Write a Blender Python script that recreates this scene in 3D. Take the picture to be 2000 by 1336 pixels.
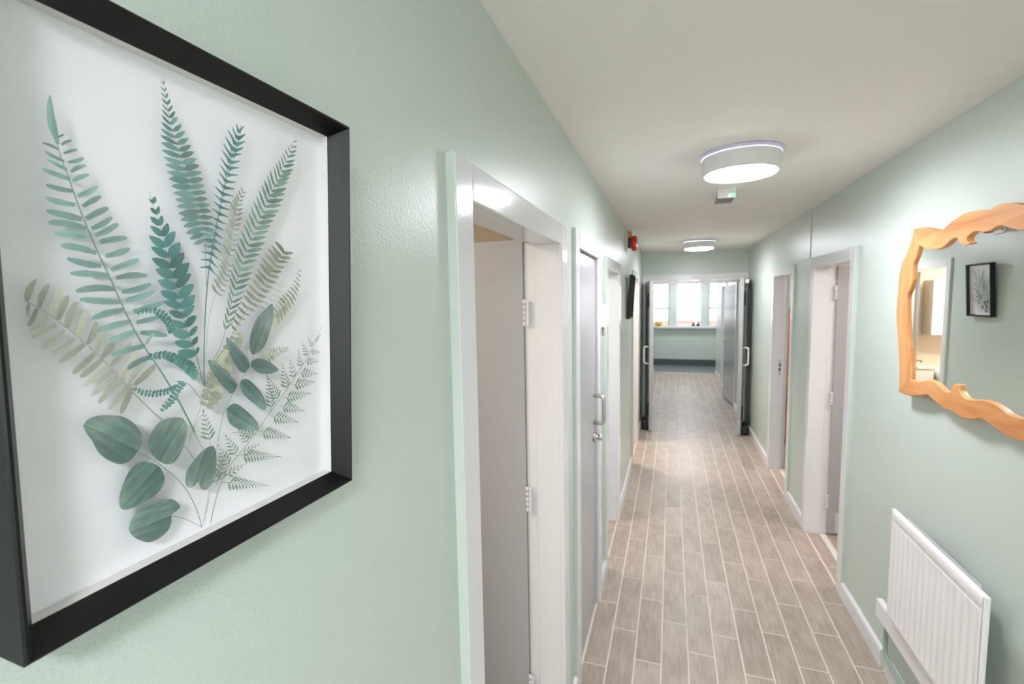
import bpy, bmesh, math, random
from mathutils import Matrix, Vector
random.seed(7)
for o in list(bpy.data.objects): bpy.data.objects.remove(o)
SC = bpy.context.scene
COL = SC.collection

# ---------------------------------------------------------------- camera, world, exposure
cam_data = bpy.data.cameras.new('camera'); cam = bpy.data.objects.new('camera', cam_data); COL.objects.link(cam)
CAMZ = 1.7669
RIGHT = Vector((0.94587, 0.32394, -0.01863)); 
FWD = Vector((-0.32289, 0.94228, -0.08878)); 
FWD.normalize(); RIGHT = (RIGHT - FWD*RIGHT.dot(FWD)).normalized(); UP = RIGHT.cross(FWD)
cam.matrix_world = Matrix(((RIGHT.x, UP.x, -FWD.x, 0), (RIGHT.y, UP.y, -FWD.y, 0), (RIGHT.z, UP.z, -FWD.z, CAMZ), (0, 0, 0, 1)))
cam_data.sensor_width = 36; cam_data.lens = 910.2*36/2000
cam_data.clip_start = .02
cam_data.dof.use_dof = True; cam_data.dof.focus_distance = .52; cam_data.dof.aperture_fstop = 8.5
SC.camera = cam

W = bpy.data.worlds.new('daylight'); SC.world = W; W.use_nodes = True
bg = W.node_tree.nodes['Background']
bg.inputs[0].default_value = (.93, .97, 1, 1); bg.inputs[1].default_value = 2.2

SC.view_settings.view_transform = 'Standard'; SC.view_settings.look = 'None'
SC.view_settings.gamma = 1; SC.view_settings.use_curve_mapping = False
SC.view_settings.exposure = 0.64

def area_light(name, loc, size, power, col=(1, 1, 1), rot=(0, 0, 0), sy=None):
    d = bpy.data.lights.new(name, 'AREA'); d.energy = power; d.color = col; d.size = size
    if sy: d.shape = 'RECTANGLE'; d.size_y = sy
    o = bpy.data.objects.new(name, d); COL.objects.link(o); o.location = loc; o.rotation_euler = rot
    return o
LAMP_E = 74.0        # emission of the ceiling lamp diffusers
# added fill standing in for daylight, at an unseen opening behind the camera
area_light('fill_behind', (.29, -2.43, 1.62), 1.0, 18, (.90, .95, 1), (math.radians(90), 0, 0), .7)
# room lights behind the open doors
area_light('room_light_left_near', (-1.5, .7, 2.37), .5, 12, (1, .95, .9))
area_light('room_light_left_third', (-1.3, 3.2, 2.37), .5, 12, (1, .97, .95))
area_light('room_light_left_washroom', (-1.2, 5.6, 2.37), .5, 26, (1, .93, .83))
area_light('room_light_right_near', (2.0, 3.2, 2.37), .5, 13, (1, .97, .95))
area_light('room_light_right_far', (1.9, 5.4, 2.37), .5, 13, (1, .96, .94))
pl = area_light('window_portal', (.42, 13.02, 1.66), 2.3, 1, (1, 1, 1), (math.radians(-90), 0, 0), 1.3)
pl.data.cycles.is_portal = True

# ---------------------------------------------------------------- materials
def lin(c):
    c = c/255
    return c/12.92 if c <= .04045 else ((c+.055)/1.055)**2.4
def rgb(*c): return tuple(lin(x) for x in c)+(1,)
def mat(name, col, rough=.5, metal=0, bump=None, bscale=200, var=0, vscale=3, spec=.5, emit=None, es=0, coat=0):
    m = bpy.data.materials.new(name); m.use_nodes = True
    nt = m.node_tree; b = nt.nodes['Principled BSDF']
    b.inputs['Base Color'].default_value = rgb(*col); b.inputs['Roughness'].default_value = rough
    b.inputs['Metallic'].default_value = metal; b.inputs['Specular IOR Level'].default_value = spec
    if coat: b.inputs['Coat Weight'].default_value = coat; b.inputs['Coat Roughness'].default_value = .05
    if emit: b.inputs['Emission Color'].default_value = rgb(*emit); b.inputs['Emission Strength'].default_value = es
    if bump or var:
        tc = nt.nodes.new('ShaderNodeTexCoord')
    if var:
        n = nt.nodes.new('ShaderNodeTexNoise'); n.inputs['Scale'].default_value = vscale; n.inputs['Detail'].default_value = 4
        nt.links.new(tc.outputs['Object'], n.inputs['Vector'])
        mr = nt.nodes.new('ShaderNodeMapRange'); mr.inputs[3].default_value = 1-var; mr.inputs[4].default_value = 1+var
        nt.links.new(n.outputs['Fac'], mr.inputs[0])
        mx = nt.nodes.new('ShaderNodeMix'); mx.data_type = 'RGBA'; mx.blend_type = 'MULTIPLY'; mx.inputs['Factor'].default_value = 1
        mx.inputs[6].default_value = rgb(*col)
        cb = nt.nodes.new('ShaderNodeCombineColor')
        for i in range(3): nt.links.new(mr.outputs[0], cb.inputs[i])
        nt.links.new(cb.outputs[0], mx.inputs[7]); nt.links.new(mx.outputs[2], b.inputs['Base Color'])
    if bump:
        n = nt.nodes.new('ShaderNodeTexNoise'); n.inputs['Scale'].default_value = bscale; n.inputs['Detail'].default_value = 3
        nt.links.new(tc.outputs['Object'], n.inputs['Vector'])
        bp = nt.nodes.new('ShaderNodeBump'); bp.inputs['Strength'].default_value = bump; bp.inputs['Distance'].default_value = .002
        nt.links.new(n.outputs['Fac'], bp.inputs['Height']); nt.links.new(bp.outputs[0], b.inputs['Normal'])
    return m
M = {}
M['sage'] = mat('sage_wall_paint', (197, 207, 198), .33, bump=.3, bscale=240, var=.012, vscale=1.5, spec=.5)
M['ceil'] = mat('ceiling_paint', (242, 239, 233), .75, var=.01, vscale=1)
M['gloss'] = mat('white_gloss_paint', (226, 225, 227), .12, bump=.10, bscale=90)
M['white'] = mat('white_plastic', (232, 230, 226), .35)
M['rad'] = mat('radiator_enamel', (238, 236, 236), .28)
M['grey_door'] = mat('grey_door_paint', (174, 173, 175), .22, bump=.05, bscale=60)
M['dark_door'] = mat('grey_fire_door', (172, 170, 162), .3)
M['door_edge'] = mat('door_edge_lipping', (176, 176, 174), .3)
M['steel'] = mat('satin_steel', (196, 194, 188), .28, metal=1)
M['brass'] = mat('hinge_steel', (205, 198, 184), .3, metal=1)
M['black_frame'] = mat('black_frame_lacquer', (9, 9, 9), .45, bump=.04, bscale=300, spec=.35)
M['board'] = mat('white_mount_board', (249, 246, 250), .8)
M['black'] = mat('black_plastic', (28, 28, 28), .4)
M['black_glass'] = mat('black_bottle_glass', (14, 14, 16), .1)
M['red'] = mat('red_plastic', (205, 48, 36), .25)
M['orange'] = mat('amber_lens', (226, 148, 40), .3)
M['yellow'] = mat('yellow_glaze', (240, 190, 60), .35)
M['lavender'] = mat('lavender_white_plastic', (216, 211, 238), .65)
M['drum'] = mat('opal_drum_plastic', (222, 221, 218), .4)
M['diffuser'] = mat('lit_diffuser', (255, 255, 255), .5, emit=(241, 243, 251), es=LAMP_E)
M['green_led'] = mat('green_led', (60, 230, 90), .4, emit=(70, 255, 110), es=4)
M['white_led'] = mat('white_led', (240, 250, 240), .4, emit=(240, 255, 240), es=3)
M['louvre'] = mat('grey_louvre', (150, 150, 146), .5)
M['cream'] = mat('cream_wall_paint', (238, 224, 204), .6)
M['warmlit_ceil'] = mat('warm_lit_ceiling', (236, 220, 204), .7)  # pinkish tint of warm room light put into the ceiling colour
M['white_wall'] = mat('white_room_paint', (232, 230, 226), .6)
M['grey_vinyl'] = mat('grey_vinyl', (118, 124, 122), .35)
M['dark_vinyl'] = mat('dark_vinyl_skirting', (74, 82, 84), .35)
M['beige_strip'] = mat('beige_threshold', (206, 196, 172), .4)
M['ceramic'] = mat('white_ceramic', (240, 238, 234), .1)
M['chrome'] = mat('chrome', (210, 210, 210), .08, metal=1)
M['greenglass'] = mat('pale_green_panel', (176, 226, 184), .2)
M['grout'] = mat('pale_grout', (228, 220, 208), .7)
M['brick'] = mat('red_brick_wall', (216, 168, 152), .8, var=.1, vscale=8)
M['hedge'] = mat('hedge_leaves', (120, 160, 104), .8, var=.3, vscale=9)
M['ground'] = mat('pale_paving', (205, 205, 200), .8)
M['sagepipe'] = mat('sage_painted_pipe', (142, 162, 148), .3)
M['mirror'] = mat('mirror_silver', (246, 248, 246), .0, metal=1)
M['kick'] = mat('pale_kick_plate', (202, 200, 200), .3)
M['render'] = mat('pale_render', (224, 214, 206), .8)
M['stone'] = mat('grey_dressing', (140, 138, 134), .6)

def wood(name, c1, c2, scale, axis='Y'):
    m = bpy.data.materials.new(name); m.use_nodes = True; nt = m.node_tree; b = nt.nodes['Principled BSDF']
    b.inputs['Roughness'].default_value = .42
    tc = nt.nodes.new('ShaderNodeTexCoord'); mp = nt.nodes.new('ShaderNodeMapping')
    mp.inputs['Scale'].default_value = {'Y': (9, 1.2, 9), 'Z': (9, 9, 1.2)}[axis]
    nt.links.new(tc.outputs['Object'], mp.inputs[0])
    n = nt.nodes.new('ShaderNodeTexNoise'); n.inputs['Scale'].default_value = scale; n.inputs['Detail'].default_value = 6; n.inputs['Distortion'].default_value = .8
    nt.links.new(mp.outputs[0], n.inputs['Vector'])
    r = nt.nodes.new('ShaderNodeValToRGB'); r.color_ramp.elements[0].position = .3; r.color_ramp.elements[1].position = .72
    r.color_ramp.elements[0].color = rgb(*c1); r.color_ramp.elements[1].color = rgb(*c2)
    nt.links.new(n.outputs['Fac'], r.inputs[0]); nt.links.new(r.outputs[0], b.inputs['Base Color'])
    bp = nt.nodes.new('ShaderNodeBump'); bp.inputs['Strength'].default_value = .15; bp.inputs['Distance'].default_value = .003
    nt.links.new(n.outputs['Fac'], bp.inputs['Height']); nt.links.new(bp.outputs[0], b.inputs['Normal'])
    return m
M['wood'] = wood('honey_wood', (196, 126, 70), (224, 168, 108), 2.2)
M['woodv'] = wood('honey_wood_upright', (196, 126, 70), (224, 168, 108), 2.2, 'Z')
M['bark'] = wood('brown_bark', (92, 66, 48), (140, 104, 76), 6)
M['redwood'] = wood('red_brown_wood', (150, 78, 40), (206, 116, 62), 3, 'Z')

def tile_material():
    m = bpy.data.materials.new('wood_look_tile'); m.use_nodes = True; nt = m.node_tree; b = nt.nodes['Principled BSDF']
    b.inputs['Roughness'].default_value = .38
    tc = nt.nodes.new('ShaderNodeTexCoord'); oi = nt.nodes.new('ShaderNodeObjectInfo')
    mp = nt.nodes.new('ShaderNodeMapping'); mp.inputs['Scale'].default_value = (46, 5, 1)
    cx = nt.nodes.new('ShaderNodeCombineXYZ'); ml = nt.nodes.new('ShaderNodeMath'); ml.operation = 'MULTIPLY'; ml.inputs[1].default_value = 40
    nt.links.new(oi.outputs['Random'], ml.inputs[0]); nt.links.new(ml.outputs[0], cx.inputs[0]); nt.links.new(ml.outputs[0], cx.inputs[1])
    nt.links.new(cx.outputs[0], mp.inputs['Location']); nt.links.new(tc.outputs['Object'], mp.inputs[0])
    n = nt.nodes.new('ShaderNodeTexNoise'); n.inputs['Scale'].default_value = 1.6; n.inputs['Detail'].default_value = 5
    nt.links.new(mp.outputs[0], n.inputs['Vector'])
    mp2 = nt.nodes.new('ShaderNodeMapping'); mp2.inputs['Scale'].default_value = (9, 4, 1); nt.links.new(cx.outputs[0], mp2.inputs['Location']); nt.links.new(tc.outputs['Object'], mp2.inputs[0])
    n2 = nt.nodes.new('ShaderNodeTexNoise'); n2.inputs['Scale'].default_value = 1.4; n2.inputs['Detail'].default_value = 3
    nt.links.new(mp2.outputs[0], n2.inputs['Vector'])
    ad = nt.nodes.new('ShaderNodeMath'); ad.operation = 'ADD'; nt.links.new(n.outputs['Fac'], ad.inputs[0]); nt.links.new(n2.outputs['Fac'], ad.inputs[1])
    r = nt.nodes.new('ShaderNodeValToRGB'); r.color_ramp.elements[0].position = .36; r.color_ramp.elements[1].position = .66
    hv = nt.nodes.new('ShaderNodeMath'); hv.operation = 'MULTIPLY'; hv.inputs[1].default_value = .5; nt.links.new(ad.outputs[0], hv.inputs[0])
    r.color_ramp.elements[0].color = rgb(155, 140, 126); r.color_ramp.elements[1].color = rgb(183, 168, 154)
    nt.links.new(hv.outputs[0], r.inputs[0])
    hs = nt.nodes.new('ShaderNodeHueSaturation'); mr = nt.nodes.new('ShaderNodeMapRange'); mr.inputs[3].default_value = .9; mr.inputs[4].default_value = 1.08
    nt.links.new(oi.outputs['Random'], mr.inputs[0]); nt.links.new(mr.outputs[0], hs.inputs['Value']); nt.links.new(r.outputs[0], hs.inputs['Color'])
    nt.links.new(hs.outputs[0], b.inputs['Base Color'])
    return m
M['tile'] = tile_material()

def glass_material():
    m = bpy.data.materials.new('clear_glass'); m.use_nodes = True; nt = m.node_tree; nt.nodes.clear()
    out = nt.nodes.new('ShaderNodeOutputMaterial'); mx = nt.nodes.new('ShaderNodeMixShader')
    t = nt.nodes.new('ShaderNodeBsdfTransparent'); g = nt.nodes.new('ShaderNodeBsdfGlossy'); g.inputs['Roughness'].default_value = .03
    f = nt.nodes.new('ShaderNodeLayerWeight'); f.inputs['Blend'].default_value = .5
    pw = nt.nodes.new('ShaderNodeMath'); pw.operation = 'POWER'; pw.inputs[1].default_value = 5; nt.links.new(f.outputs['Facing'], pw.inputs[0])
    ma = nt.nodes.new('ShaderNodeMath'); ma.operation = 'MULTIPLY_ADD'; ma.inputs[1].default_value = .6; ma.inputs[2].default_value = .012; nt.links.new(pw.outputs[0], ma.inputs[0])
    nt.links.new(ma.outputs[0], mx.inputs[0]); nt.links.new(t.outputs[0], mx.inputs[1]); nt.links.new(g.outputs[0], mx.inputs[2]); nt.links.new(mx.outputs[0], out.inputs[0])
    return m
M['spacer'] = mat('cream_spacer', (222, 220, 218), .7)
M['glass'] = glass_material()

def leaf_material():
    # frond print: the printed colour is stored per vertex, with fine watercolour mottling
    m = bpy.data.materials.new('printed_frond_ink'); m.use_nodes = True; nt = m.node_tree; b = nt.nodes['Principled BSDF']
    b.inputs['Roughness'].default_value = .7
    at = nt.nodes.new('ShaderNodeAttribute'); at.attribute_name = 'ink'
    tc = nt.nodes.new('ShaderNodeTexCoord'); n = nt.nodes.new('ShaderNodeTexNoise'); n.inputs['Scale'].default_value = 260; n.inputs['Detail'].default_value = 4
    nt.links.new(tc.outputs['Object'], n.inputs['Vector'])
    mr = nt.nodes.new('ShaderNodeMapRange'); mr.inputs[3].default_value = .8; mr.inputs[4].default_value = 1.2; nt.links.new(n.outputs['Fac'], mr.inputs[0])
    hs = nt.nodes.new('ShaderNodeHueSaturation'); nt.links.new(mr.outputs[0], hs.inputs['Value']); nt.links.new(at.outputs['Color'], hs.inputs['Color'])
    nt.links.new(hs.outputs[0], b.inputs['Base Color'])
    return m
M['ink'] = leaf_material()

def big_leaf_material(col):
    # object X runs base -> tip, Y across; streaky watercolour with a darker midrib
    m = bpy.data.materials.new('printed_leaf_ink'); m.use_nodes = True; nt = m.node_tree; b = nt.nodes['Principled BSDF']
    b.inputs['Roughness'].default_value = .7
    tc = nt.nodes.new('ShaderNodeTexCoord'); mp = nt.nodes.new('ShaderNodeMapping'); mp.inputs['Scale'].default_value = (40, 230, 1)
    nt.links.new(tc.outputs['Object'], mp.inputs[0])
    n = nt.nodes.new('ShaderNodeTexNoise'); n.inputs['Scale'].default_value = 1; n.inputs['Detail'].default_value = 4; nt.links.new(mp.outputs[0], n.inputs['Vector'])
    n2 = nt.nodes.new('ShaderNodeTexNoise'); n2.inputs['Scale'].default_value = 45; n2.inputs['Detail'].default_value = 2; nt.links.new(tc.outputs['Object'], n2.inputs['Vector'])
    ad = nt.nodes.new('ShaderNodeMath'); ad.operation = 'MULTIPLY_ADD'; ad.inputs[1].default_value = .55; nt.links.new(n.outputs['Fac'], ad.inputs[0])
    m2 = nt.nodes.new('ShaderNodeMath'); m2.operation = 'MULTIPLY'; m2.inputs[1].default_value = .45; nt.links.new(n2.outputs['Fac'], m2.inputs[0]); nt.links.new(m2.outputs[0], ad.inputs[2])
    r = nt.nodes.new('ShaderNodeValToRGB'); r.color_ramp.elements[0].position = .30; r.color_ramp.elements[1].position = .72
    col = [.5*c+.5*sum(col)/3-8 if i else c-4 for i, c in enumerate(col)]; col[1] += 8; col[2] += 6
    r.color_ramp.elements[0].color = rgb(*[c*.70 for c in col]); r.color_ramp.elements[1].color = rgb(min(255, col[0]+46), min(255, col[1]+28), min(255, col[2]+26))
    sx = nt.nodes.new('ShaderNodeSeparateXYZ'); nt.links.new(tc.outputs['Object'], sx.inputs[0])
    gr = nt.nodes.new('ShaderNodeMapRange'); gr.inputs[1].default_value = 0; gr.inputs[2].default_value = .05; gr.inputs[3].default_value = -.07; gr.inputs[4].default_value = .13; nt.links.new(sx.outputs[0], gr.inputs[0])
    a2 = nt.nodes.new('ShaderNodeMath'); a2.operation = 'ADD'; nt.links.new(ad.outputs[0], a2.inputs[0]); nt.links.new(gr.outputs[0], a2.inputs[1]); nt.links.new(a2.outputs[0], r.inputs[0])
    ab = nt.nodes.new('ShaderNodeMath'); ab.operation = 'ABSOLUTE'; nt.links.new(sx.outputs[1], ab.inputs[0])
    mr = nt.nodes.new('ShaderNodeMapRange'); mr.inputs[1].default_value = .0001; mr.inputs[2].default_value = .0007; mr.inputs[3].default_value = .7; mr.inputs[4].default_value = 1
    nt.links.new(ab.outputs[0], mr.inputs[0])
    hs = nt.nodes.new('ShaderNodeHueSaturation'); nt.links.new(mr.outputs[0], hs.inputs['Value']); nt.links.new(r.outputs[0], hs.inputs['Color'])
    nt.links.new(hs.outputs[0], b.inputs['Base Color'])
    return m

# ---------------------------------------------------------------- helpers
class MB:
    """collects geometry, then links it as ONE mesh object"""
    def __init__(s): s.v = []; s.f = []; s.sm = []
    def add(s, verts, faces, smooth=False):
        o = len(s.v); s.v += [tuple(v) for v in verts]; s.f += [tuple(i+o for i in f) for f in faces]; s.sm += [smooth]*len(faces); return s
    def box(s, x0, x1, y0, y1, z0, z1):
        if x0 > x1: x0, x1 = x1, x0
        if y0 > y1: y0, y1 = y1, y0
        if z0 > z1: z0, z1 = z1, z0
        v = [(x, y, z) for z in (z0, z1) for y in (y0, y1) for x in (x0, x1)]
        return s.add(v, [(0, 2, 3, 1), (4, 5, 7, 6), (0, 1, 5, 4), (2, 6, 7, 3), (0, 4, 6, 2), (1, 3, 7, 5)])
    def lathe(s, prof, c, axis='Z', n=40, cap=True):
        # prof: list of (radius, height along axis)
        vs = []
        for r, h in prof:
            for i in range(n):
                t = 2*math.pi*i/n; a, b = r*math.cos(t), r*math.sin(t)
                p = {'Z': (a, b, h), 'X': (h, a, b), 'Y': (b, h, a)}[axis]
                vs.append((c[0]+p[0], c[1]+p[1], c[2]+p[2]))
        fs = []
        for k in range(len(prof)-1):
            for i in range(n):
                j = (i+1) % n; fs.append((k*n+i, k*n+j, (k+1)*n+j, (k+1)*n+i))
        s.add(vs, fs, True)
        if cap:
            o = len(s.v)-len(vs)
            s.f.append(tuple(o+i for i in reversed(range(n)))); s.sm.append(False)
            s.f.append(tuple(o+(len(prof)-1)*n+i for i in range(n))); s.sm.append(False)
        return s
    def tube(s, pts, r, n=10, cap=True):
        pts = [Vector(p) for p in pts]; vs = []; fs = []
        ref = None
        for i, p in enumerate(pts):
            d = (pts[min(i+1, len(pts)-1)]-pts[max(i-1, 0)]).normalized()
            if ref is None: ref = d.orthogonal().normalized()
            u = (ref-d*ref.dot(d)).normalized(); ref = u; w = d.cross(u)
            for k in range(n):
                t = 2*math.pi*k/n; vs.append(p+u*r*math.cos(t)+w*r*math.sin(t))
        for i in range(len(pts)-1):
            for k in range(n):
                j = (k+1) % n; fs.append((i*n+k, i*n+j, (i+1)*n+j, (i+1)*n+k))
        s.add(vs, fs, True)
        if cap:
            o = len(s.v)-len(vs); s.f.append(tuple(o+i for i in reversed(range(n)))); s.sm.append(False)
            s.f.append(tuple(o+(len(pts)-1)*n+i for i in range(n))); s.sm.append(False)
        return s
    def build(s, name, m, parent=None, bevel=0, seg=2, loc=None, fixn=True):
        me = bpy.data.meshes.new(name); me.from_pydata(s.v, [], s.f); me.update()
        me.polygons.foreach_set('use_smooth', s.sm)
        if fixn:
            bm = bmesh.new(); bm.from_mesh(me); bmesh.ops.recalc_face_normals(bm, faces=bm.faces); bm.to_mesh(me); bm.free()
        me.materials.append(m)
        o = bpy.data.objects.new(name, me); COL.objects.link(o)
        if loc: o.location = loc
        if parent: o.parent = parent
        if bevel:
            b = o.modifiers.new('bevel', 'BEVEL'); b.width = bevel; b.segments = seg; b.limit_method = 'ANGLE'
        return o
def rounded(points, rad, n=5):
    """polyline with filleted corners"""
    P = [Vector(p) for p in points]; out = [P[0]]
    for i in range(1, len(P)-1):
        a = P[i]+(P[i-1]-P[i]).normalized()*rad; b = P[i]+(P[i+1]-P[i]).normalized()*rad
        for k in range(n+1):
            t = k/n; out.append((1-t)**2*a+2*t*(1-t)*P[i]+t*t*b)
    return out+[P[-1]]
def empty(name, loc=(0, 0, 0)):
    o = bpy.data.objects.new(name, None); COL.objects.link(o); o.location = loc; o.empty_display_size = .1
    return o
def tag(o, label=None, cat=None, group=None, kind=None):
    for k, v in (('label', label), ('category', cat), ('group', group), ('kind', kind)):
        if v: o[k] = v
    return o
def struct(o, label=None, cat=None): return tag(o, label, cat, kind='structure')
def world_children(root):
    """children were built in world coordinates under a root moved to its base: counter the root's location"""
    inv = root.matrix_basis.inverted()
    for c in root.children: c.matrix_parent_inverse = inv
def copy_tree(o, parent=None):
    c = o.copy(); COL.objects.link(c); c.parent = parent
    if parent: c.matrix_parent_inverse = o.matrix_parent_inverse.copy()
    for ch in o.children: copy_tree(ch, c)
    return c
# traced print shapes, millimetres on the glass of the fern print
EXPLICIT_FRONDS = [('fern',(136,170,163),0.24,'long',[((44.2,310),(41.9,338)),((44.1,306.9),(36.6,308.6)),((46.8,300.5),(37.4,303.7)),((48,295.3),(38.1,299.1)),((49.1,290.2),(35.7,292.8)),((50.3,283.2),(36.7,284)),((50.9,274.7),(36,276.2)),((54,266.2),(36,268.3)),((56.4,260.4),(36.6,261.4)),((57.9,255.6),(39.2,255.2)),((61,244.9),(41.9,248)),((63.3,236.9),(44.8,240.3)),((67.8,230.6),(45.9,231)),((70.7,221.3),(48.2,219.6)),((73.4,212.4),(49.9,214.3)),((75,207),(55.7,201.4)),((79.9,198.9),(58.2,193.3)),((82.2,191.7),(64.4,185.5)),((88.3,180.3),(66.4,176)),((92.5,171.4),(75.4,164.6)),((44.2,314.2),(47.5,317.1)),((45.8,310.1),(51.3,314.6)),((46.8,305.2),(54,309.7)),((48.6,300.4),(57,305.2)),((49.9,294.8),(58.2,301)),((50.6,289.3),(59.8,295.6)),((52.5,280.1),(64.1,289.1)),((55,274.5),(65.8,283.1)),((56.2,266.6),(69.6,276.1)),((59,260.7),(71.5,270.3)),((61.1,256.7),(75,266.4)),((63.2,252.5),(80,257.6)),((66,243.6),(81.6,250.3)),((68.9,234.5),(87.3,242.8)),((71.7,229.1),(92.3,231.7)),((74.7,219.6),(94.5,225.8)),((77,213.8),(97.9,221)),((81.3,205.8),(103.8,212.5)),((83.2,197.6),(99.1,201)),((85.6,190),(104.4,186.3)),((89,181.4),(94.8,188.6))],[(41.8,336.8),(42.3,320.6),(43.9,309),(45.9,299.4),(49,288.6),(52.1,276.5),(56.3,262.6),(61.7,246),(68.3,228.2),(75.1,208.8),(81.6,192.1),(88.8,177.2),(95.5,165.2),(104.5,147.5),(112.2,130.8),(122.9,104.8)],2.6),('fern',(182,185,168),0.24,'long',[((23.4,212.9),(28.6,226.8)),((29,209.7),(34.3,223.8)),((34.2,205.5),(39.8,221.7)),((37.6,201.5),(43.7,216.9)),((42,196.4),(48.4,212.7)),((47.6,189.4),(53.7,207.6)),((52.4,184.9),(58.2,199.9)),((56.4,178.2),(64.3,195)),((60.1,174.3),(69.3,189.4)),((65,168.3),(79.1,183.8)),((69.8,157.8),(82.8,176)),((75.5,153.1),(88.4,168.9)),((79.5,152.4),(94.7,165.3)),((24.3,212.3),(23.3,203.7)),((28,209.1),(23.2,198.2)),((33.3,203.3),(23.6,195.7)),((36.9,198.3),(24.5,191.3)),((40.6,194.9),(28.9,184.6)),((45.7,189.5),(33.7,180.2)),((51,185),(37,174.6)),((56.4,178.2),(43.5,166.3)),((60.7,174.2),(47.2,163.3)),((64.4,169.1),(48.9,157.2)),((68.5,163.1),(52.8,149.9)),((73.5,158.7),(56.9,144.1)),((77.2,154.3),(62.4,138.1)),((78.1,150.8),(69.8,133.5))],[(23,213.5),(34.6,204.2),(51.1,185.7),(65,167.3),(77,149.1),(88.4,133.3),(98.2,121)],2)]
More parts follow.
